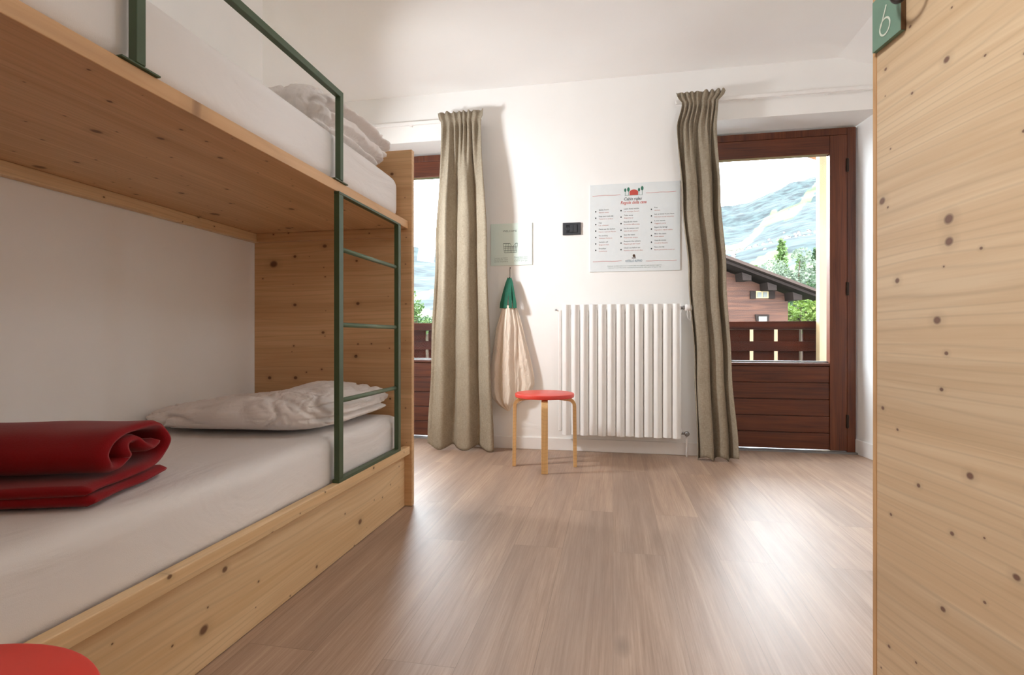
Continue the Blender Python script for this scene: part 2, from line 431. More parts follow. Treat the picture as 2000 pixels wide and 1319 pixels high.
balcony_door('door_1', -2.19, -1.12, 'dark wood glazed balcony door beside the bunk, left of the pale curtain')
balcony_door('door_2', .55, 1.62, 'dark wood glazed balcony door with boarded lower panel, chalet outside')

# ------------------------------------------------------------------ curtain rails and curtains
def rail(x0, x1, label):
    t = thing('curtain_rail', label, 'curtain rail', (x0, YB, 2.35))
    obj('track', MB().box(x0, x1, 3.655, 3.675, 2.338, 2.362), M['trim'], t, bevel=.003)
    n = max(2, int((x1-x0)/.35))
    for i in range(n):
        x = x0+.06+(x1-x0-.12)*i/(n-1); obj('bracket', MB().box(x-.008, x+.008, 3.675, YB, 2.346, 2.356), M['trim'], t)
    
rail(-2.5, -.915, 'thin white curtain rail running left from the pale curtain above the bunk')
rail(.41, 2.28, 'thin white curtain rail above the right balcony door')

def curtain(keys, zt, zb, y0, folds, label, seed, amp=.036, lean=0):
    """keys: (t, x left, x right) down the drop, t = 0 top to 1 bottom."""
    def lr(t):
        for (a, l0, r0), (b, l1, r1) in zip(keys, keys[1:]):
            if t <= b:
                k = (t-a)/(b-a); k = k*k*(3-2*k); return l0+(l1-l0)*k, r0+(r1-r0)*k
        return keys[-1][1:]
    ph = [noise.noise(Vector((seed*7.1, i*1.7, 0)))*1.6 for i in range(12)]
    def fn(s, t):
        H = zt-zb; z = zt-t*H; l, r = lr(t)
        top = t*H
        # header: frill above the gathered tape, then soft folds
        g = max(0, 1-abs(top-.055)/.05)              # pinch at the tape
        k = min(1, max(0, (top-.05)/.55)); k = k*k*(3-2*k)
        sw = s+.035*noise.noise(Vector((s*3, t*.9, seed)))*k
        small = math.sin(2*PI*8*s+1.3*math.sin(9*s+seed))*(.014*(1-g*.7))*(1-k)
        w = 2*PI*folds*sw+ph[3]
        big = (math.sin(w+.35*math.sin(w+seed)+.4*t)+.16*math.sin(2.3*w+seed+1.2*t))*amp*k*(.75+.4*noise.noise(Vector((s*5, t*2, seed*3))))
        y = y0+small+big+.006*noise.noise(Vector((s*9, t*9, seed)))
        x = l+(r-l)*s+.012*k*math.cos(w*1.0+.8)+.006*noise.noise(Vector((s*14, t*5, seed+4)))
        if top < .05: x += (s-.5)*.02
        z2 = z+(.004*math.sin(2*PI*9*s+seed) if t < .012 else 0)+(.016*math.sin(2*PI*folds*s+seed) if t > .99 else 0)
        return (x, y-.02*k, z2)
    mb = MB().grid(fn, 260, 110)
    l, r = lr(1)
    o = thing('curtain', label, 'curtain', ((l+r)/2, y0, 0))
    c = obj('curtain_cloth', mb, M['curtain'], o, smooth=True, solid=.0025, fixn=False)
    hem = MB().grid(lambda s, t: (lambda p: (p[0], p[1]-.003, p[2]))(fn(s, .952+.004*t)), 260, 1)
    return o
curtain([(0, -1.215, -.90), (.03, -1.20, -.905), (.4, -1.245, -.865), (.75, -1.28, -.84), (1, -1.305, -.815)],
        2.385, .018, 3.605, 2.7, 'pale beige linen curtain drawn beside the left balcony door', 1.3, .048)
curtain([(0, .415, .70), (.03, .44, .665), (.10, .405, .655), (.3, .435, .67), (.5, .478, .70), (.75, .512, .735), (1, .53, .775)],
        2.385, .012, 3.60, 2.6, 'taupe linen curtain drawn between the radiator and the right balcony door', 4.2, .052)

# ------------------------------------------------------------------ bunk bed
BX = -.93; Y0B, Y1B = .30, 2.344
bed = thing('bunk_bed', 'built-in pine bunk bed with green metal ladder and guard rail', 'bunk bed', (-1.34, 1.3, 0))
obj('end_panel', MB().box(-1.745, -.922, Y1B, Y1B+.030, .002, 1.668), M['pine_x'], bed, bevel=.002)
obj('end_panel', MB().box(-1.745, -.922, Y0B-.03, Y0B, .002, 1.668), M['pine_x'], bed, bevel=.002)
obj('upper_platform', MB().box(-1.745, -.94, Y0B, Y1B, 1.298, 1.3345), M['pine_top'], bed, bevel=.002)
cl = MB().box(-1.745, -1.712, Y0B, Y1B, 1.257, 1.2975)
obj('wall_cleat', cl, M['pine_y'], bed, bevel=.002)
obj('end_cleat', MB().box(-1.711, -.985, Y1B-.03, Y1B, 1.257, 1.2975), M['pine_x'], bed, bevel=.002)
obj('lower_platform', MB().box(-1.745, -.962, Y0B, Y1B, .215, .250), M['pine_top'], bed, bevel=.002)
obj('front_rail', MB().box(-.961, BX, Y0B, Y1B, .246, .284), M['pine_y'], bed, bevel=.003)
obj('plinth_panel', MB().box(-.98, -.958, Y0B, Y1B, .002, .2455), M['pine_y'], bed, bevel=.001)

# ladder between the two rails
lx0, lx1 = -.951, -.9305
ladder = obj('ladder', MB().box(lx0-.006, lx1, 1.692, 2.236, .2845, .2965), M['green'], bed, bevel=.0015)
obj('ladder_top_bar', MB().box(lx0, lx1, 1.692, 2.236, 1.2885, 1.2978), M['green'], ladder, bevel=.0015)
obj('ladder_stile', MB().box(lx0, lx1, 1.692, 1.722, .2965, 1.2885), M['green'], ladder, bevel=.002)
obj('ladder_stile', MB().box(lx0, lx1, 2.208, 2.236, .2965, 1.2885), M['green'], ladder, bevel=.002)
M['green_light'] = plain('green_rung_paint', (96, 116, 92), .4, .5, var=.04)
for z in (.567, .835, 1.102):
    obj('rung', MB().tube([(-.946, 1.72, z), (-.946, 2.21, z)], .0085, 14), M['green_light'], ladder, smooth=True)
guard = obj('guard_rail', MB().box(lx0, lx1, .897, 1.722, 1.628, 1.650), M['green'], bed, bevel=.002)
for y in (.897, 1.700):
    obj('guard_post', MB().box(lx0, lx1, y, y+.022, 1.339, 1.629), M['green'], guard, bevel=.002)
    obj('base_plate', MB().box(lx0-.004, lx1-.002, y-.03, y+.06, 1.3348, 1.3390), M['green'], guard, bevel=.001)

# mattresses
def mattress(z0, z1, label):
    mb = MB()
    xa, xb, ya, yb = -1.742, -.968, Y0B+.012, Y1B-.022
    cx, cy, cz = (xa+xb)/2, (ya+yb)/2, (z0+z1)/2
    nx, ny, nz = 16, 40, 8
    bm = bmesh.new(); bmesh.ops.create_cube(bm, size=1)
    bmesh.ops.subdivide_edges(bm, edges=bm.edges, cuts=15, use_grid_fill=True)
    hx, hy, hz = (xb-xa)/2, (yb-ya)/2, (z1-z0)/2; r = .045
    vs = []
    for v in bm.verts:
        p = Vector((v.co.x*2*hx, v.co.y*2*hy, v.co.z*2*hz))
        # pull grid lines towards the edges so that the rounding has points to bend
        for i, h in enumerate((hx, hy, hz)):
            k = v.co[i]*2; p[i] = h*math.copysign(abs(k)**.45, k) if i < 2 else h*k
        q = Vector([max(-(h-r), min(h-r, c)) for c, h in zip(p, (hx, hy, hz))])
        d = p-q
        if d.length > 1e-6: p = q+d.normalized()*r
        p.z += .006*noise.noise(Vector((p.x*2.5, p.y*2.5, z0)))*(1 if p.z > 0 else 0)
        vs.append(p+Vector((cx, cy, cz)))
    bm.verts.ensure_lookup_table()
    fs = [tuple(v.index for v in f.verts) for f in bm.faces]; bm.free()
    mb.add(vs, fs)
    o = obj('mattress', mb, M['sheet'], loc=(cx, cy, z0), smooth=True, sub=1)
    return tag(o, label, 'mattress')
mattress(.2505, .440, 'mattress in white fitted sheet on the lower bunk, red blanket on it')
mattress(1.335, 1.525, 'mattress in white fitted sheet on the upper bunk behind the guard rail')

# folded duvets: one soft body whose open side towards the room shows the edges of its layers
def duvet(cx, cy, zb, hx, hy, h, creases, wall_h, label, seed, deep=.034):
    def sg(w, e): return math.copysign(abs(w)**e, w)
    def fn(s, t):
        th = s*2*PI; fi = (t-.5)*PI
        c = sg(math.cos(fi), .55)
        x, y, z = sg(math.cos(th), .40)*c, sg(math.sin(th), .40)*c, sg(math.sin(fi), .85)
        k = (x+1)/2; k = k*k*(3-2*k); H = h*(wall_h+(1-wall_h)*min(1, k*1.5))
        zz = (z+1)/2                                  # 0 bottom, 1 top
        px_, py_, pz_ = cx+hx*x, cy+hy*y, zb+H*zz
        side = max(0, x)**5*min(1, c*1.2)
        back = 0
        g = 0
        for i, q in enumerate(creases):
            w = zz-q-.05*noise.noise(Vector((py_*7, i*3.3, seed)))
            g += math.exp(-(w/.045)**2)*(1+.5*noise.noise(Vector((py_*12, i, seed+7))))
        px_ -= deep*g*side
        out = .3*deep*math.sin(zz*PI*(len(creases)+1))*side; px_ += out
        # ruffled edges, long soft creases, small pulls
        px_ += side*.014*noise.noise(Vector((py_*26, zz*5, seed)))
        n = noise.noise(Vector((px_*4, py_*4, seed)))*.016
        r1 = abs(noise.noise(Vector((px_*9+py_*5, py_*7-px_*3, seed+zz*2))))
        r2 = abs(noise.noise(Vector((px_*22, py_*15+px_*9, seed+zz*3))))
        r3 = abs(noise.noise(Vector((px_*44+py_*20, py_*36, seed+zz*6))))
        w = n-.014*max(0, .2-r1)/.2-.0045*max(0, .2-r2)/.2-.0015*max(0, .2-r3)/.2
        if zz > .12:
            px_ += x*c*w*.8; py_ += y*c*w*1.1; pz_ += max(0, z)*w*1.1
        return (px_, py_, max(pz_, zb))
    mb = MB().grid(fn, 260, 110)
    o = obj('folded_duvet', mb, M['duvet'], loc=(cx, cy, zb), smooth=True)
    return tag(o, label, 'duvet')
duvet(-1.352, 1.968, .4455, .385, .358, .150, (.36, .68), .60, 'white duvet folded flat at the head of the lower bunk behind the ladder', 2.0)
duvet(-1.347, 1.998, 1.5305, .378, .325, .196, (.24, .50, .74), .75, 'thick white duvet folded on the upper bunk above the ladder', 5.0, .055)

# ------------------------------------------------------------------ red blanket
bl = thing('red_blanket', 'crimson fleece blanket, folded flat with its end rolled up on the lower bunk', 'blanket', (-1.033, .894, .4445), None, math.radians(17))
WL[bl.name] = Vector((0, 0, 0))
def strip(path, th, xa, xb, seed=0, n=26):
    """A thick cloth whose section is path in (y, z), drawn along x from xa to xb."""
    P = [Vector((0, y, z)) for y, z in path]
    # resample smoothly (Catmull-Rom)
    Q = []
    for i in range(len(P)-1):
        p0, p1, p2, p3 = P[max(i-1, 0)], P[i], P[i+1], P[min(i+2, len(P)-1)]
        for k in range(7):
            t = k/7; Q.append(.5*((2*p1)+(p2-p0)*t+(2*p0-5*p1+4*p2-p3)*t*t+(3*p1-p0-3*p2+p3)*t**3))
    Q.append(P[-1])
    L, R = [], []
    for i, q in enumerate(Q):
        d = (Q[min(i+1, len(Q)-1)]-Q[max(i-1, 0)]).normalized(); nn = Vector((0, -d.z, d.y))
        L.append(q+nn*th/2); R.append(q-nn*th/2)
    e0 = Q[0]-(Q[1]-Q[0]).normalized()*th*.45; e1 = Q[-1]+(Q[-1]-Q[-2]).normalized()*th*.45
    loop = L+[e1]+R[::-1]+[e0]
    m = len(loop); cen = []
    for i, p in enumerate(loop):
        if i < len(L): cen.append(Q[i])
        elif i == len(L): cen.append(e1-(e1-Q[-1])*.5)
        elif i < m-1: cen.append(Q[len(Q)-1-(i-len(L)-1)])
        else: cen.append(e0-(e0-Q[0])*.5)
    mb = MB(); vs = []
    for j in range(n+1):
        s = j/n; x = xa+(xb-xa)*s
        # rounded ends: section shrinks towards the middle of the cloth at the last few millimetres
        edge = min(x-xa, xb-x)
        k = 1 if edge > .01 else (.35+.65*math.sqrt(max(0, 1-(1-edge/.01)**2)))
        for p, c in zip(loop, cen):
            q = c+(p-c)*k
            w = .004*noise.noise(Vector((x*7, q.y*9, q.z*20+seed)))
            vs.append((x+.010*noise.noise(Vector((q.y*8, q.z*30, seed+3)))*(1 if s > .5 else .3), q.y, q.z+w*(1 if q.z > .02 else .2)))
    xs = [xa, xa+.004, xa+.01]
    fs = [(j*m+i, j*m+(i+1) % m, (j+1)*m+(i+1) % m, (j+1)*m+i) for j in range(n) for i in range(m)]
    # caps as strips between the two sides
    k = len(L)
    for base in (0, n*m):
        for i in range(k-1): fs.append((base+i, base+i+1, base+m-3-i, base+m-2-i))
        fs.append((base+k-1, base+k, base+k+1)); fs.append((base+m-1, base, base+m-2))
    return mb.add(vs, fs)
obj('folded_layer', strip([(.006, .013), (.08, .013), (.18, .013), (.275, .013)], .022, -.58, 0, 1, 40), M['red_fleece'], bl, smooth=True)
obj('rolled_layer', strip([(.004, .033), (.08, .034), (.16, .034), (.24, .037), (.285, .052), (.298, .085), (.278, .118), (.22, .134), (.14, .134), (.085, .122),
     (.058, .095), (.068, .068), (.10, .060), (.125, .072), (.12, .092), (.135, .108), (.17, .110), (.19, .092), (.215, .082), (.245, .088)], .020, -.60, -.004, 4, 40), M['red_fleece'], bl, smooth=True)

# ------------------------------------------------------------------ stools
def make_stool():
    t = thing('stool', 'x', 'stool', (0, 0, 0), 'round red stools')
    R = .181
    obj('seat', MB().lathe([(.0, .424), (R-.006, .424), (R-.001, .427), (R, .432), (R, .444), (R-.002, .448), (R-.007, .450), (0, .450)], (0, 0, 0), None, 72), M['red_paint'], t, smooth=False, bevel=.0005)
    for k in range(4):
        a = k*PI/2+math.radians(-82.7)
        c, s = math.cos(a), math.sin(a)
        ro, ri = R+.012, .07; th = .021; w = .019
        path_o, path_i = [(ro+.004, 0)], [(ro+.004-th, 0)]
        rr = .055; zt = .4235
        for i in range(9):
            b = i/8*PI/2; path_o.append((ro-rr+rr*math.cos(b), zt-rr+rr*math.sin(b))); path_i.append((ro-rr+(rr-th)*math.cos(b), zt-rr+(rr-th)*math.sin(b)))
        path_o.append((ri, zt)); path_i.append((ri, zt-th*.7))
        mb = MB(); n = len(path_o); vs = []
        for sg in (-w, w):
            for r, z in path_o+path_i: vs.append((r*c-sg*s, r*s+sg*c, z))
        fs = []
        m = 2*n
        for i in range(n-1):
            fs.append((i, i+1, n+i+1, n+i)); fs.append((m+i, m+n+i, m+n+i+1, m+i+1))
            fs.append((i, m+i, m+i+1, i+1)); fs.append((n+i, n+i+1, m+n+i+1, m+n+i))
        fs += [(0, n, m+n, m), (n-1, m+n-1, m+2*n-1, 2*n-1)]
        mb.add(vs, fs); obj('leg', mb, M['birch'], t, bevel=.0015)
    return t
st = make_stool()
c = copy_tree(st)
st.location = (-.412, 3.235, .001); st['label'] = 'round red stool with birch legs standing in front of the radiator'
c.location = (-.6135, .303, .001); c['label'] = 'round red stool cut off at the bottom left corner, beside the bunk'
c.rotation_euler.z = .5

# ------------------------------------------------------------------ radiator
rad = thing('radiator', 'white column radiator under the framed house rules poster', 'radiator', (.05, 3.62, .13))
rad['label'] = 'white ribbed panel radiator on the wall under the large poster'
n = 13; rx0, rx1 = -.340, .440; pitch = (rx1-rx0)/n
for i in range(n):
    xa = rx0+i*pitch+.0016; xb = xa+pitch-.0032; xm = xa+(xb-xa)*.47
    zb = .128+.004*(i % 2); zt = 1.012
    yf = 3.598
    mb = MB()
    poly = [(xa, yf+.019), (xa+.002, yf+.014), (xm-.003, yf-.003), (xm+.003, yf-.003), (xb-.002, yf+.014), (xb, yf+.019), (xb, yf+.022), (xm+.008, yf+.026), (xm+.008, yf+.085), (xm-.008, yf+.085), (xm-.008, yf+.026), (xa, yf+.022)]
    mb.prism(poly, zb, zt)
    obj('section', mb, M['radiator'], rad, bevel=.0015)
for z in (.17, .965): obj('header_pipe', MB().tube([(rx0+.01, 3.645, z), (rx1+.005, 3.645, z)], .016, 14), M['radiator'], rad, smooth=True)
obj('side_pipe', MB().box(rx0-.026, rx0-.004, 3.62, 3.66, .15, .98), M['radiator'], rad, bevel=.006)
for x in (-.2, .27): obj('wall_bracket', MB().box(x, x+.03, 3.683, 3.718, .88, .95), M['radiator'], rad)
vv = MB().tube([(rx1-.004, 3.640, .985), (rx1+.008, 3.625, .985), (rx1+.026, 3.618, .985)], .010, 12).lathe([(.008, 0), (.014, .002), (.014, .014), (.008, .016)], (rx1+.010, 3.625, .985), None, 8, 'x')
valve = obj('valve', vv, M['steel'], rad, bevel=.001)
obj('valve_knob', MB().lathe([(.014, 0), (.021, .004), (.023, .014), (.022, .03), (.018, .044), (.010, .048)], (rx1+.022, 3.612, .985), None, 20, 'x'), M['trim'], rad, smooth=True)
obj('valve_cable', MB().tube([(rx1+.036, 3.60, .968), (rx1+.034, 3.596, .94), (rx1+.038, 3.594, .915), (rx1+.050, 3.594, .902), (rx1+.058, 3.595, .93), (rx1+.050, 3.60, .966)], .0022, 8), M['trim'], rad, smooth=True)
lv = MB().tube([(rx1+.003, 3.645, .158), (rx1+.03, 3.645, .158)], .008, 10)
lv.lathe([(.006, 0), (.016, -.004), (.017, -.016), (.013, -.022), (.004, -.023)], (rx1+.036, 3.640, .158), None, 16, 'y')
obj('lower_valve', lv, M['steel'], rad, smooth=True)
obj('supply_pipe', MB().tube([(rx1+.040, 3.655, .158), (rx1+.040, 3.655, .0)], .007, 10), M['trim'], rad, smooth=True)

tag(obj('wall_screw', MB().lathe([(.006, -.008), (.006, -.003), (.003, 0), (.003, .004)], (-.392, 3.7155, .984), None, 14, 'y'), M['steel'], loc=(-.392, 3.715, .984), smooth=True),
    'small metal screw in the wall left of the radiator top', 'screw')

# ------------------------------------------------------------------ socket
so = thing('wall_socket', 'dark grey socket plate on the wall between sign and poster', 'socket', (-.282, 3.715, 1.548))
obj('cover_plate', MB().box(-.345, -.219, 3.708, 3.7198, 1.506, 1.592), M['black'], so, bevel=.003)
ins = MB().box(-.322, -.242, 3.7055, 3.709, 1.521, 1.577)
obj('socket_insert', ins, M['black2'], so, bevel=.001)
hl = MB().lathe([(.012, 0), (.012, -.003), (.009, -.004), (.009, -.001)], (-.308, 3.7055, 1.549), None, 24, 'y')
hl.box(-.295, -.272, 3.7035, 3.7057, 1.525, 1.573).box(-.268, -.245, 3.7035, 3.7057, 1.525, 1.573)
obj('switch_module', hl, M['black'], so, bevel=.0008)

# ------------------------------------------------------------------ lettering
def lettering(name, mat, parent, *a, **k):
    mb = MB(); text_into(mb, *a, **k); return obj(name, mb, mat, parent, fixn=False)
def text_into(mb, body, x, z, y, width=None, height=None, shear=0, align='LEFT', bold=0):
    """Lettering on a wall facing the room: x to the right, z up, baseline at z."""
    cu = bpy.data.curves.new('lettering', 'FONT'); cu.body = body; cu.size = 1; cu.shear = shear; cu.resolution_u = 2; cu.offset = bold
    o = bpy.data.objects.new('lettering', cu); COL.objects.link(o)
    dg = bpy.context.evaluated_depsgraph_get(); me = bpy.data.meshes.new_from_object(o.evaluated_get(dg))
    xs = [v.co.x for v in me.vertices]; w = max(xs)-min(xs); a = min(xs)
    sy = height; sx = width/w if width else height
    off = -w*sx/2 if align == 'CENTER' else 0
    vs = [(x+off+(v.co.x-a)*sx, y, z+v.co.y*sy) for v in me.vertices]
    mb.add(vs, [tuple(p.vertices) for p in me.polygons])
    bpy.data.objects.remove(o); bpy.data.curves.remove(cu); bpy.data.meshes.remove(me)

# poster
PX0, PX1, PZ0, PZ1 = -.157, .444, 1.243, 1.846; PW = .60
po = thing('wall_poster', 'large white house rules poster with three bulleted columns above the radiator', 'poster', ((PX0+PX1)/2, 3.717, PZ0))
obj('board', MB().box(PX0, PX1, 3.7135, 3.7195, PZ0, PZ1), M['paper'], po, bevel=.001)
YP = 3.7130
def P(x, t): return PX0+PW*x, PZ1-PW*t
t1, t2 = MB(), MB()
x, z = P(.485, .195); text_into(t1, 'Cabin rules', x, z, YP, .118, .030, .25, 'CENTER', .01)
obj('title_text', t1, M['ink'], po, fixn=False)
x, z = P(.492, .236); text_into(t2, 'Regole della casa', x, z, YP, .172, .030, .25, 'CENTER', .01)
obj('subtitle_text', t2, M['ink_red'], po, fixn=False)
cols = [(.067, .103, [('Quiet hours', 'Silenzio notte', 130, 130), ('Keep your room tidy', 'Tenere in ordine', 190, 185), ('Keys', 'Le chiavi', 40, 125),
         ('Please use the baskets', 'Usare i cesti per favore', 215, 225), ('No smoking', 'Vietato fumare', 115, 175), ('Switch off', 'Spegnere luci', 120, 130), ('Breakfast', 'Colazione', 95, 105)]),
        (.353, .385, [('Leave shoes outside', 'Le scarpe fuori', 195, 195), ('Take away', 'Asporto si', 120, 120), ('Recycle the waste', 'La raccolta differenziata', 175, 205),
         ('Use the common room', 'Usare la sala comune', 190, 180), ('Save the water', 'Risparmia acqua', 145, 180), ('Respect the others', 'Rispetta gli altri ospiti', 215, 210), ('Check out before ten', 'Partenza entro le ore dieci', 210, 245)]),
        (.69, .723, [('Pets', 'Animali', 40, 70), ('Let us know if you leave', 'Informaci se vai via prima', 250, 245), ('Lost items', 'Oggetti persi', 135, 145),
         ('Report the damage', 'Segnalare i danni subito', 165, 230), ('Mind the stairs', 'Scale attente', 150, 120), ('Close the window', 'Chiudi le finestre', 150, 165), ('Have a nice stay', 'Buona permanenza a tutti voi', 125, 255)])]
for bx, tx, rows in cols:
    for i, (a, b, wa, wb) in enumerate(rows):
        t = .310+.0742*i
        x, z = P(bx, t); vs = [(x+.0045*math.cos(k*PI/5), YP, z+.0052*math.sin(k*PI/5)) for k in range(10)]
        obj('bullet_mark', MB().add(vs, [tuple(range(10))]), M['ink'], po, fixn=False)
        x, z = P(tx, t-.012); lettering('rule_text', M['ink_mid'], po, a, x, z, YP, wa/1168*PW, .0125, 0, 'LEFT', .006)
        x, z = P(tx, t+.018); lettering('rule_translation', M['ink_pink'], po, b, x, z, YP, wb/1168*PW, .0115, 0, 'LEFT', .0)
for xa, xb, t in ((.03, .345, .128), (.63, .96, .120), (.035, .36, .885), (.63, .965, .892)):
    n = 20; ln = MB()
    for i in range(n):
        a, b = xa+(xb-xa)*i/n, xa+(xb-xa)*(i+1)/n
        (x1, z1), (x2, z2) = P(a, t+.002*math.sin(a*30)), P(b, t+.002*math.sin(b*30))
        ln.add([(x1, YP, z1-.0011), (x2, YP, z2-.0011), (x2, YP, z2+.0011), (x1, YP, z1+.0011)], [(0, 1, 2, 3)])
    obj('red_rule_line', ln, M['ink_red'], po, fixn=False)
def disc(mb, x, t, rx, rz, n=14, half=False):
    cx, cz = P(x, t); mb.add([(cx+rx*math.cos(2*PI*k/n), YP-.0002, cz+rz*math.sin(2*PI*k/n)*(1 if not half or math.sin(2*PI*k/n) > 0 else .3)) for k in range(n)], [tuple(range(n))])
def quad(mb, xa, ta, xb, tb, dy=0):
    (x1, z1), (x2, z2) = P(xa, ta), P(xb, tb); mb.add([(x1, YP-dy, z1), (x2, YP-dy, z1), (x2, YP-dy, z2), (x1, YP-dy, z2)], [(0, 1, 2, 3)])
hs = MB(); disc(hs, .495, .108, .030, .020, 20, True); quad(hs, .447, .105, .543, .138); obj('house_drawing', hs, M['ink_red'], po, fixn=False)
tr = MB()
for x, t, r in ((.40, .078, .010), (.436, .072, .012), (.553, .080, .010), (.588, .065, .012)):
    disc(tr, x, t, r*.75, r*1.25, 12); quad(tr, x-.002, t+.012, x+.002, .138)
quad(tr, .395, .138, .59, .141); obj('tree_drawing', tr, M['ink_green'], po, fixn=False)
hn = MB(); quad(hn, .473, .850, .518, .858); disc(hn, .497, .828, .009, .010, 12); quad(hn, .485, .838, .512, .843); quad(hn, .500, .833, .514, .846); obj('logo_mark', hn, M['ink_brown'], po, fixn=False)
lg = MB(); x, z = P(.495, .898); text_into(lg, 'OSTELLO ALPINO', x, z, YP, .112, .021, 0, 'CENTER', .01); obj('logo_text', lg, M['ink_blue'], po, fixn=False)
x, z = P(.50, .945); lettering('small_print', M['ink_soft'], po, 'Grazie per la collaborazione e per il rispetto della casa e degli altri ospiti durante il soggiorno', x, z, YP, .36, .0085, 0, 'CENTER')
x, z = P(.50, .966); lettering('small_print', M['ink_soft'], po, 'Thank you for your help and for respecting the house and the other guests during your stay', x, z, YP, .355, .0085, 0, 'CENTER')

# small basket sign
sg = thing('wall_sign', 'small square mint sign with a basket drawing above the hanging bag', 'sign', (-.711, 3.717, 1.305))
obj('board', MB().box(-.862, -.561, 3.7135, 3.7195, 1.305, 1.604), M['mint'], sg, bevel=.001)
tx = MB(); text_into(tx, 'WELCOME', -.722, 1.543, YP, .10, .020, 0, 'CENTER'); obj('sign_title', tx, M['ink_soft'], sg, fixn=False)
bk = MB()
def line(mb, a, b, w=.0012):
    d = Vector((b[0]-a[0], b[1]-a[1])).normalized(); n = Vector((-d.y, d.x))*w
    mb.add([(a[0]-n.x, YP, a[1]-n.y), (b[0]-n.x, YP, b[1]-n.y), (b[0]+n.x, YP, b[1]+n.y), (a[0]+n.x, YP, a[1]+n.y)], [(0, 1, 2, 3)])
bx, bz = -.718, 1.395
def bp(s, t): return (bx+(s-.5)*(.086+.018*t), bz+.066*t)
for k in range(9):
    s = k/8; tt = 1 if s < .5 or s > .85 else .68
    line(bk, bp(s, 0), bp(s, tt))
for t in (0, .25, .5, .68): line(bk, bp(0, t), bp(1, t))
line(bk, bp(0, 1), bp(.48, 1), .0025); line(bk, bp(.85, 1), bp(1, 1), .0025); line(bk, bp(.48, 1), bp(.58, .68)); line(bk, bp(.72, .68), bp(.85, 1))
obj('basket_drawing', bk, M['ink_soft'], sg, fixn=False)
tx = MB()
for i, (a, b) in enumerate((('Lasciate qui dentro', 'Please leave here'), ('le lenzuola usate', 'the used bed sheets'), ('prima di partire', 'before you go'))):
    lettering('sign_text', M['ink_soft'], sg, a, -.832, 1.356-.013*i, YP, .095, .0095); lettering('sign_text', M['ink_soft'], sg, b, -.690, 1.359-.013*i, YP, .095, .0095)

# ------------------------------------------------------------------ hook and bag
hx = -.718
tag(obj('wall_hook', MB().tube([(hx, 3.718, 1.285), (hx, 3.700, 1.290), (hx, 3.694, 1.27), (hx+.001, 3.692, 1.225), (hx+.002, 3.685, 1.205), (hx+.002, 3.672, 1.204), (hx+.002, 3.667, 1.216)], .0022, 8), M['dark'], loc=(hx, 3.70, 1.2), smooth=True),
    'thin dark metal hook under the mint sign holding the bag', 'hook')
bag = thing('cloth_bag', 'cream cotton bag hanging by green straps from the wall hook', 'bag', (hx, 3.66, .27))
body_keys = [(1.015, -.040, .055), (.96, -.058, .068), (.86, -.092, .092), (.72, -.120, .118), (.60, -.132, .132), (.50, -.136, .142), (.42, -.132, .140), (.35, -.112, .100), (.30, -.075, .050), (.272, -.035, .012)]
def bag_lobe(keys, yc, depth, seed, cx0):
    def lr(z):
        for (a, l0, r0), (b, l1, r1) in zip(keys, keys[1:]):
            if z >= b:
                k = (a-z)/(a-b); return l0+(l1-l0)*k, r0+(r1-r0)*k
        return keys[-1][1:]
    zt, zb = keys[0][0], keys[-1][0]
    def fn(s, t):
        z = zt+(zb-zt)*t; l, r = lr(z); cx = (l+r)/2; w = (r-l)/2
        th = s*2*PI
        dep = depth*(.45+.55*math.sin(min(1, t*1.05)*PI*.62))*(1 if t < .93 else max(.25, (1-t)/.07))
        pl = 1+.26*math.sin(5*th+seed+1.5*t)*(1-.3*t)+.12*math.sin(11*th+seed*2+2*t)
        wob = noise.noise(Vector((math.cos(th)*1.5, math.sin(th)*1.5, z*6+seed)))*.22
        y = yc-dep*math.sin(th)*(pl+wob)
        x = cx0+cx+w*math.cos(th)*(1+.05*math.sin(9*t+seed))
        return (x, min(y, 3.712), z)
    return MB().grid(fn, 120, 60)
left = [(1.015, -.042, .030), (.96, -.056, .040), (.86, -.088, .060), (.72, -.116, .066), (.60, -.134, .062), (.50, -.140, .066), (.42, -.138, .062), (.36, -.118, .048), (.31, -.070, .026), (.275, -.015, .006)]
right = [(1.012, -.004, .050), (.95, -.010, .076), (.86, -.004, .104), (.74, .000, .132), (.62, .010, .158), (.52, .012, .178), (.46, .018, .184), (.42, .02, .168), (.38, .03, .135), (.345, .045, .098), (.325, .06, .075)]
m1 = bag_lobe(right, 3.678, .028, 2.2, hx-.004)
m2 = bag_lobe(left, 3.660, .042, .7, hx)
obj('bag_cloth', m1.add(m2.v, m2.f), M['bag'], bag, smooth=True)
sp = MB()
def ribbon(mb, pts, w):
    n = len(pts); vs = []
    for i, p in enumerate(pts):
        d = (Vector(pts[min(i+1, n-1)])-Vector(pts[max(i-1, 0)])).normalized(); s = d.cross(Vector((0, -1, .0))).normalized()*w/2
        vs += [Vector(p)-s, Vector(p)+s]
    mb.add(vs, [(2*i, 2*i+1, 2*i+3, 2*i+2) for i in range(n-1)])
for xa, ya, w in ((-.046, 3.655, .030), (-.022, 3.650, .026), (.014, 3.648, .022), (.042, 3.655, .028)):
    ribbon(sp, [(hx+.002, 3.672, 1.208), (hx+.3*xa+.002, 3.665, 1.17), (hx+.65*xa, ya, 1.10), (hx+xa, ya-.008, 1.03), (hx+xa*1.05, ya-.012, .995)], w)
obj('strap', sp, M['strap'], bag, solid=.002, fixn=False)

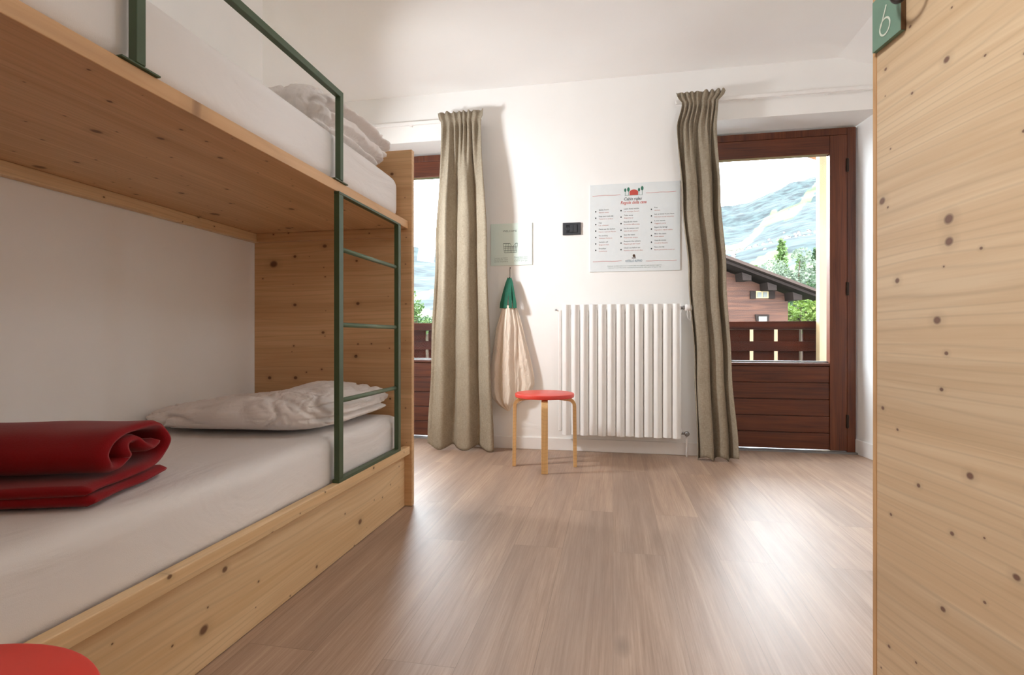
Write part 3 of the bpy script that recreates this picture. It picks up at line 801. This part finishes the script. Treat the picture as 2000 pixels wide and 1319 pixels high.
# ------------------------------------------------------------------ open pine door with number plate
# far edge of the leaf in plan and its direction back towards the hinge
fe = Vector((.579, 1.332)); dd = Vector((.147, -.989)).normalized()
hinge = fe+dd*.86
ang = math.atan2(-dd.y, -dd.x)-PI/2           # local +y runs from hinge to free edge
d3 = struct_empty('door_3', (hinge.x, hinge.y, 0), 'open pine room door with a green number 6 plate')
d3.rotation_euler = (0, 0, ang); WL['door_3'] = Vector((0, 0, 0))
LD = .86
obj('door_leaf', MB().box(0, .032, 0, LD-.012, .012, 2.08), M['pine_door'], d3, bevel=.001)
obj('edge_lipping', MB().box(-.0015, .033, LD-.012, LD, .012, 2.08), M['pine_edge'], d3, bevel=.001)
# plates on the camera side (local -x face)
def plate(y0, y1, z0, z1, digit):
    p = obj('number_plate', MB().box(-.010, -.0005, y0, y1, z0, z1), M['plate'], d3, bevel=.0006)
    obj('plate_edge', MB().box(-.0098, -.0004, y0-.0022, y0-.0002, z0, z1), M['plate_side'], p)
    if digit:
        # slender figure six, drawn with a thin pen
        w, h = y1-y0, z1-z0; pts = []
        for k in range(11):
            t = k/10; pts.append((.52-.25*t**1.2*(1-.2*t), .71-.36*t))
        cy, cz, ry, rz = .47, .315, .18, .155
        for k in range(0, 25):
            b = PI*.86+2*PI*k/24; pts.append((cy+ry*math.cos(b), cz+rz*math.sin(b)*1.0))
        mb = MB()
        loop = [(y1-w*a, z0+h*b) for a, b in pts]
        n = len(loop); vs = []
        for i, (a, b) in enumerate(loop):
            q = Vector((loop[min(i+1, n-1)][0]-loop[max(i-1, 0)][0], loop[min(i+1, n-1)][1]-loop[max(i-1, 0)][1])).normalized()
            s = Vector((-q.y, q.x))*.0019
            vs += [(-.0106, a-s.x, b-s.y), (-.0106, a+s.x, b+s.y)]
        mb.add(vs, [(2*i, 2*i+1, 2*i+3, 2*i+2) for i in range(n-1)])
        obj('figure_six', mb, M['chalk'], p, solid=.0006, fixn=False)
    return p
plate(.756, .8475, 1.4265, 1.539, True)
plate(.756, .8475, 1.556, 1.66, False)
hk = MB()
cy, cz = .712, 1.502
hk.tube([(-.034, cy+.038*math.cos(b), cz+.038*math.sin(b)) for b in [2*PI*k/32 for k in range(33)]], .0042, 10, cap=False)
hk.tube([(-.0005, cy, cz+.038), (-.036, cy, cz+.038)], .009, 12)
obj('ring_pull', hk, M['dark'], d3, smooth=True)

# ------------------------------------------------------------------ balcony
struct(obj('balcony_deck', MB().box(-3.4, 3.2, 4.12, 5.32, -.16, -.03), M['rail_wood']), 'brown balcony floor outside the doors')
ba = thing('balcony_railing', 'brown wooden balcony railing of upright boards outside both doors', 'railing', (0, 5.25, -.03))
obj('top_rail', MB().box(-3.4, 3.2, 5.17, 5.27, .865, .937), M['rail_wood'], ba, bevel=.004)
obj('middle_rail', MB().box(-3.4, 3.2, 5.19, 5.225, .665, .755), M['rail_wood'], ba, bevel=.003)
obj('lower_rail', MB().box(-3.4, 3.2, 5.19, 5.225, .12, .20), M['rail_wood'], ba, bevel=.003)
for k in range(-22, 10):
    a = 1.26+.21*k+.017; obj('upright_board', MB().box(a, a+.176, 5.226, 5.248, .03, .864), M['rail_wood'], ba, bevel=.002)
t = thing('balcony_post', 'pale pine post rising from the balcony edge outside the right door', 'post', (1.79, 5.13, -.03))
p0, p1 = px(1600.5, 600, 4.66), px(1617, 600, 4.66)
obj('post_shaft', MB().box(p0.x, p0.x+.085, 5.08, 5.165, -.03, 2.6), M['pine_post'], t, bevel=.003)
WL[t.name] = Vector((1.79, 5.13, -.03))
M['eave'] = dark_wood('eave_brown_boards', 0, (150, 104, 74), (108, 70, 48), .6, .4)
mb = MB(); mb.add([(p0.x-.30, 4.12, 2.95), (3.4, 4.12, 2.2), (3.4, 6.2, 2.2), (p0.x-.30, 6.2, 2.95), (p0.x-.30, 4.12, 3.05), (3.4, 4.12, 2.3), (3.4, 6.2, 2.3), (p0.x-.30, 6.2, 3.05)],
        [(0,1,2,3),(4,7,6,5),(0,4,5,1),(3,2,6,7),(1,5,6,2),(0,3,7,4)])
tag(obj('roof_eave', mb, M['eave'], loc=(2.4, 5, 2.3)), 'brown boarded roof eave above the balcony post', 'roof')

# ------------------------------------------------------------------ landscape
def spline(keys, x):
    if x <= keys[0][0]: return keys[0][1]
    for (a, p), (b, q) in zip(keys, keys[1:]):
        if x <= b:
            k = (x-a)/(b-a); k = k*k*(3-2*k); return p+(q-p)*k
    return keys[-1][1]
def fbm(x, y, z=0, o=4):
    return sum(noise.noise(Vector((x*2**i, y*2**i, z+i)))/2**i for i in range(o))
def ridge(az):                                # tangent of the skyline's elevation, az = angle right of the lens axis
    return spline([(-40, .17), (-12, .165), (-4, .17), (8, .19), (21.6, .226), (30, .262), (45, .27)], az)
def tan_el(az, r):
    R = 4200; k = spline([(8, -.9), (25, -.13), (60, -.05), (140, .0), (400, .07), (900, .125), (1500, .165), (2600, .205), (4200, .25)], r)
    if k > 0: k *= ridge(az)/.25
    return k
def ground_z(az, r):
    n = fbm(r*math.sin(math.radians(az))/380, r*math.cos(math.radians(az))/380, 3)*r*.012 if r > 120 else 0
    if r < 25: return max(-3.4, tan_el(az, r)*r)
    return tan_el(az, r)*r+EYE+n-(.8 if r < 60 else 0)
def azpt(az, r, z=None):
    b = math.radians(az)
    x, y = r*math.sin(b), r*math.cos(b)
    return Vector((x*CA-y*SA, x*SA+y*CA, ground_z(az, r) if z is None else z))
NA, NR = 300, 190
rs = [9*(4600/9)**(j/NR) for j in range(NR+1)]
vs = []; fo = []
for r in rs:
    for i in range(NA+1):
        az = -42+90*i/NA
        z = ground_z(az, r)
        if r > 4250: z -= (r-4250)*.5
        p = azpt(az, r, z); vs.append(p)
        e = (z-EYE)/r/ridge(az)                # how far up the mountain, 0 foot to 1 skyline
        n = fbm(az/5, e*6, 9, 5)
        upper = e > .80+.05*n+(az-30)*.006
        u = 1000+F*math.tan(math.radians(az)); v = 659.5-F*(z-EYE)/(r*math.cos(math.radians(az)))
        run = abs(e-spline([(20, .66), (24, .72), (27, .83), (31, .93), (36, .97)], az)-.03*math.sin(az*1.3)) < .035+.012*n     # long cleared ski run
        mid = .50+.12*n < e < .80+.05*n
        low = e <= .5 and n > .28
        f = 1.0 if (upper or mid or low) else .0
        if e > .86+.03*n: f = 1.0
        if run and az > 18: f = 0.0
        fo.append(f)
mb = MB(); mb.add(vs, [(j*(NA+1)+i, j*(NA+1)+i+1, (j+1)*(NA+1)+i+1, (j+1)*(NA+1)+i) for j in range(NR) for i in range(NA)])
t = NT('alpine_hillside').set(.95, .1)
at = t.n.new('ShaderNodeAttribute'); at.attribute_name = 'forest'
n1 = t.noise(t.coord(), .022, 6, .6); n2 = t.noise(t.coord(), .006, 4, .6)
woods = t.ramp(n1, [(.38, dim((50, 80, 94), .034)), (.65, dim((118, 148, 148), .088))])  # bluish tint in the forest colour stands in for distance haze
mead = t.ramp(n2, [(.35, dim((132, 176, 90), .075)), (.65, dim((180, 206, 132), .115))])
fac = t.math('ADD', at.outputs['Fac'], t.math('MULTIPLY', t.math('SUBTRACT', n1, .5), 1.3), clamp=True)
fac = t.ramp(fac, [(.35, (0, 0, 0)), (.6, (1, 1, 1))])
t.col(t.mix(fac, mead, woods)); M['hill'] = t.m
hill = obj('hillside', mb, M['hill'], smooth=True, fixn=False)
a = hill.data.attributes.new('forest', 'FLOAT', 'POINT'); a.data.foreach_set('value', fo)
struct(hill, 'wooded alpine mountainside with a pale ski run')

# village houses scattered across the far meadow
M['white_house'] = plain('pale_render', (236, 226, 218), .8, .2, f=.13); M['grey_roof'] = plain('grey_slate', (140, 118, 116), .8, .2, f=.2)
def make_house():
    t = thing('village_house', 'small pale village house among others on the distant meadow', 'house', (0, 0, 0), 'village houses on the far meadow')
    obj('house_wall', MB().add([(-5, -4, -4), (5, -4, -4), (5, 4, -4), (-5, 4, -4), (-5, -4, 5), (5, -4, 5), (5, 4, 5), (-5, 4, 5), (0, -4, 8), (0, 4, 8)],
        [(0,1,5,8,4),(3,7,9,6,2),(0,4,7,3),(1,2,6,5),(0,3,2,1)]), M['white_house'], t)
    obj('roof', MB().add([(-6, -5, 4.6), (0, -5, 8.3), (0, 5, 8.3), (-6, 5, 4.6), (6, -5, 4.6), (6, 5, 4.6)], [(0,1,2,3),(1,4,5,2)]), M['grey_roof'], t, solid=.4, fixn=False)
    return t
h0 = make_house(); first = True
rnd = random.Random(11); placed = []
for k in range(78):
    az = rnd.uniform(20.5, 31.5); r = rnd.gauss(1480, 130) + (az-26)*18
    p = azpt(az, r)
    while any((p-q).length < 15 for q in placed):
        az = rnd.uniform(20.5, 31.5); r = rnd.gauss(1480, 130)+(az-26)*18; p = azpt(az, r)
    placed.append(p)
    c = h0 if first else copy_tree(h0); first = False
    c.location = p; c.rotation_euler = (0, 0, rnd.uniform(-.9, .9)); s = rnd.uniform(.38, .75); c.scale = (s, s, s)

# trees
def leaf_mat(name, a, b, trans=.35):
    t = NT(name).set(.7, .2); n = t.noise(t.coord(), 1.3, 3); colr = t.ramp(n, [(.35, dim(a, .19)), (.65, dim(b, .19))]); t.col(colr)
    tr = t.n.new('ShaderNodeBsdfTranslucent'); t.link(colr, tr.inputs['Color']); mx = t.n.new('ShaderNodeMixShader'); mx.inputs[0].default_value = trans
    t.link(t.b.outputs[0], mx.inputs[1]); t.link(tr.outputs[0], mx.inputs[2]); t.link(mx.outputs[0], t.out.inputs['Surface']); return t.m
M['leaf_larch'] = leaf_mat('larch_needles', (104, 142, 70), (140, 172, 92))
M['leaf_bright'] = leaf_mat('bright_leaves', (128, 166, 62), (166, 192, 88))
M['leaf_silver'] = leaf_mat('silvery_leaves', (138, 158, 130), (182, 196, 172))
M['leaf_dark'] = leaf_mat('dark_needles', (62, 96, 58), (96, 128, 82))
M['bark'] = plain('grey_bark', (92, 76, 62), .9, .1, f=.28)
def quadleaf(mb, p, s, rnd):
    a = Vector((rnd.gauss(0, 1), rnd.gauss(0, 1), rnd.gauss(0, .6))).normalized(); b = a.cross(Vector((rnd.gauss(0, 1), rnd.gauss(0, 1), 1))).normalized()
    mb.add([p-a*s*.5-b*s*.2, p+a*s*.1-b*s*.35, p+a*s*.5+b*s*.05, p+a*s*.1+b*s*.35], [(0, 1, 2, 3)])
def conifer(u, vtop, d, wid, mat, label, seed, grp='trees between the chalet and the mountain'):
    rnd = random.Random(seed); top = px(u, vtop, d); base = ground_z(math.degrees(math.atan((u-1000)/F)), d*math.hypot(1, (u-1000)/F))
    H = top.z-base; t = thing('conifer_tree', label, 'tree', (top.x, top.y, base), grp)
    c = Vector((top.x, top.y, base)); mb = MB()
    nb = 90
    for k in range(nb):
        f = .10+.9*(k/nb); L = wid*(1-f)**.8*(.7+.5*rnd.random())+.12; a = rnd.uniform(0, 2*PI)
        for j in range(26):
            s = (j+rnd.random())/26
            p = c+Vector((math.cos(a)*L*s, math.sin(a)*L*s, H*f-L*s*.25*s+rnd.gauss(0, .10)))+Vector((rnd.gauss(0, .12), rnd.gauss(0, .12), rnd.gauss(0, .1)))*(.5+s)
            quadleaf(mb, p, .34*d/60*(1.15-.4*s)+.1, rnd)
    obj('foliage', mb, mat, t, fixn=False)
    obj('trunk', MB().tube([c, c+Vector((0, 0, H*.97))], .2, 8, radii=[.22, .03]), M['bark'], t)
def bushy(u, v, d, rx, rz, mat, label, seed, n=2600, leaf=.2, grp='trees between the chalet and the mountain', nm='leafy_tree'):
    rnd = random.Random(seed); cen = px(u, v, d); base = ground_z(math.degrees(math.atan((u-1000)/F)), d*math.hypot(1, (u-1000)/F))
    base = min(base, cen.z-rz*.8)
    t = thing(nm, label, 'tree', (cen.x, cen.y, base), grp); mb = MB()
    lob = [(Vector((rnd.gauss(0, .45)*rx, rnd.gauss(0, .45)*rx, rnd.gauss(0, .42)*rz)), rnd.uniform(.28, .5)) for _ in range(14)]
    for _ in range(n):
        l, s = rnd.choice(lob); q = Vector((rnd.gauss(0, 1), rnd.gauss(0, 1), rnd.gauss(0, 1))).normalized()*rnd.uniform(.75, 1.05)
        quadleaf(mb, cen+l+Vector((q.x*rx*s, q.y*rx*s, q.z*rz*s)), leaf*rnd.uniform(.6, 1.3), rnd)
    obj('foliage', mb, mat, t, fixn=False)
    b = Vector((cen.x, cen.y, base)); tm = MB().tube([b, b.lerp(cen, .5), cen], .15, 8, radii=[.2, .15, .08])
    for k in range(5):
        l = lob[k][0]; tm.tube([b.lerp(cen, .5), cen+l*.8], .05, 6, radii=[.08, .03])
    obj('trunk', tm, M['bark'], t)
conifer(1526, 468, 62, 3.2, M['leaf_larch'], 'tall light green larch seen through the right balcony door, mid pane', 3)
conifer(1564, 500, 48, 1.7, M['leaf_larch'], 'smaller light green larch right of the tallest one', 5)
conifer(1593, 486, 74, 3.0, M['leaf_dark'], 'darker green conifer partly behind the pale balcony post', 6)
conifer(1476, 520, 90, 2.0, M['leaf_larch'], 'small distant larch just above the chalet roof', 8)
bushy(1500, 556, 43, 2.2, 1.5, M['leaf_silver'], 'silvery green tree rising behind the chalet roof', 21, 2600, .22)
bushy(1550, 560, 38, 2.0, 1.5, M['leaf_silver'], 'silvery green tree behind the lower end of the chalet roof', 22, 2600, .22)
bushy(1592, 580, 33.5, 1.5, 1.5, M['leaf_dark'], 'mid green tree low beside the pale balcony post', 23, 2200, .2)
bushy(1562, 612, 29.5, 1.25, .95, M['leaf_bright'], 'bright yellow green shrub under the chalet eave', 24, 2400, .16)
bushy(1606, 612, 27, 1.0, .9, M['leaf_bright'], 'bright green shrub just left of the balcony post, above the railing', 25, 1800, .16)
bushy(812, 612, 26, .75, .9, M['leaf_larch'], 'green tree top seen through the left balcony door above the railing', 26, 1500, .12, grp=None)
bushy(836, 640, 30, 1.2, .7, M['leaf_dark'], 'dark green shrub behind the railing of the left balcony door', 27, 1200, .14, grp=None)

# ------------------------------------------------------------------ chalet
M['chalet'] = dark_wood('chalet_boards', 0, (150, 104, 88), (104, 66, 56), .7)
t = NT('chalet_horizontal_boards').set(.75, .2)
v = t.coord(scale=(.8, .8, 10)); n = t.noise(v, 1, 3, .6); o = sep(t, t.coord())
gap = t.math('LESS_THAN', t.math('FRACT', t.math('MULTIPLY', o[2], 4.5)), .12)
t.col(t.mix(t.math('MULTIPLY', gap, .5), t.ramp(n, [(.32, dim((118, 62, 38), .085)), (.68, dim((172, 106, 72), .095))]), dim((58, 36, 30), .15))); M['chalet'] = t.m
M['chalet_dark'] = plain('weathered_dark_timber', (74, 54, 46), .8, .1, f=.09)
M['chalet_roof'] = plain('brown_roof_sheet', (98, 78, 70), .8, .1, f=.16)
M['chalet_base'] = plain('pale_plaster_base', (226, 190, 142), .8, .2, f=.11)
M['win_frame'] = plain('pale_window_wood', (222, 190, 130), .6, .3, f=.2)
M['win_glass'] = plain('curtained_pane', (206, 206, 196), .5, .2, f=.09)
D = 24.0; k = D/F
e1 = Vector((CA, SA, 0)); e2 = Vector((-SA, CA, 0))
def cl(u, v, dep=0):                          # chalet front: measured in the plane D ahead of the lens
    return e1*((u-1000)*k)+e2*(D+dep)+Vector((0, 0, EYE+(659.5-v)*k))
ch = thing('chalet', 'dark timber chalet with sloping roof seen through the right balcony door', 'house', tuple(cl(1400, 800)))
def slab(mb, pts, dep0, dep1):
    n = len(pts); mb.add([cl(u, v, dep0) for u, v in pts]+[cl(u, v, dep1) for u, v in pts],
        [tuple(range(n)), tuple(range(2*n-1, n-1, -1))]+[(i, n+i, n+(i+1) % n, (i+1) % n) for i in range(n)])
    return mb
obj('gable_wall', slab(MB(), [(1539, 830), (1539, 577), (1300, 484), (1060, 577), (1060, 830)], 0, 9), M['chalet'], ch)
obj('stone_base', slab(MB(), [(1542, 830), (1542, 644), (1057, 644), (1057, 830)], -.12, 9.1), M['chalet_base'], ch)
obj('roof', slab(MB(), [(1592, 583), (1592, 578), (1300, 468), (1008, 578), (1008, 583), (1300, 474)], -1.1, 10), M['chalet_roof'], ch)
sf = MB(); slab(sf, [(1588, 584), (1300, 475), (1300, 481), (1586, 588)], -.9, -.05)
obj('soffit', sf, M['chalet_dark'], ch)
for u in (1444, 1492, 1540):
    vt = 484+(u-1300)*.389
    obj('purlin', slab(MB(), [(u-9, vt-4), (u+9, vt+2), (u+9, vt+11), (u-7, vt+11)], -.75, -.01), M['chalet_dark'], ch)
w = obj('window', slab(MB(), [(1475.5, 569), (1500, 569), (1500, 583), (1475.5, 583)], -.06, .02), M['win_frame'], ch)
obj('window_pane', slab(slab(MB(), [(1478, 571), (1486, 571), (1486, 581), (1478, 581)], -.08, -.061), [(1489, 571), (1497, 571), (1497, 581), (1489, 581)], -.08, -.061), M['win_glass'], w)
for a, b in ((1464.5, 1475), (1500.5, 1512)):
    obj('shutter', slab(MB(), [(a, 569), (b, 569), (b, 584), (a, 584)], -.08, -.01), M['chalet_dark'], ch)
w = obj('window', slab(MB(), [(1474, 614.5), (1501, 614.5), (1499, 640), (1478, 640)], -.08, .02), M['chalet_dark'], ch)
obj('window_pane', slab(MB(), [(1480, 618.5), (1496, 618.5), (1496, 636), (1480, 636)], -.10, -.081), M['win_glass'], w)
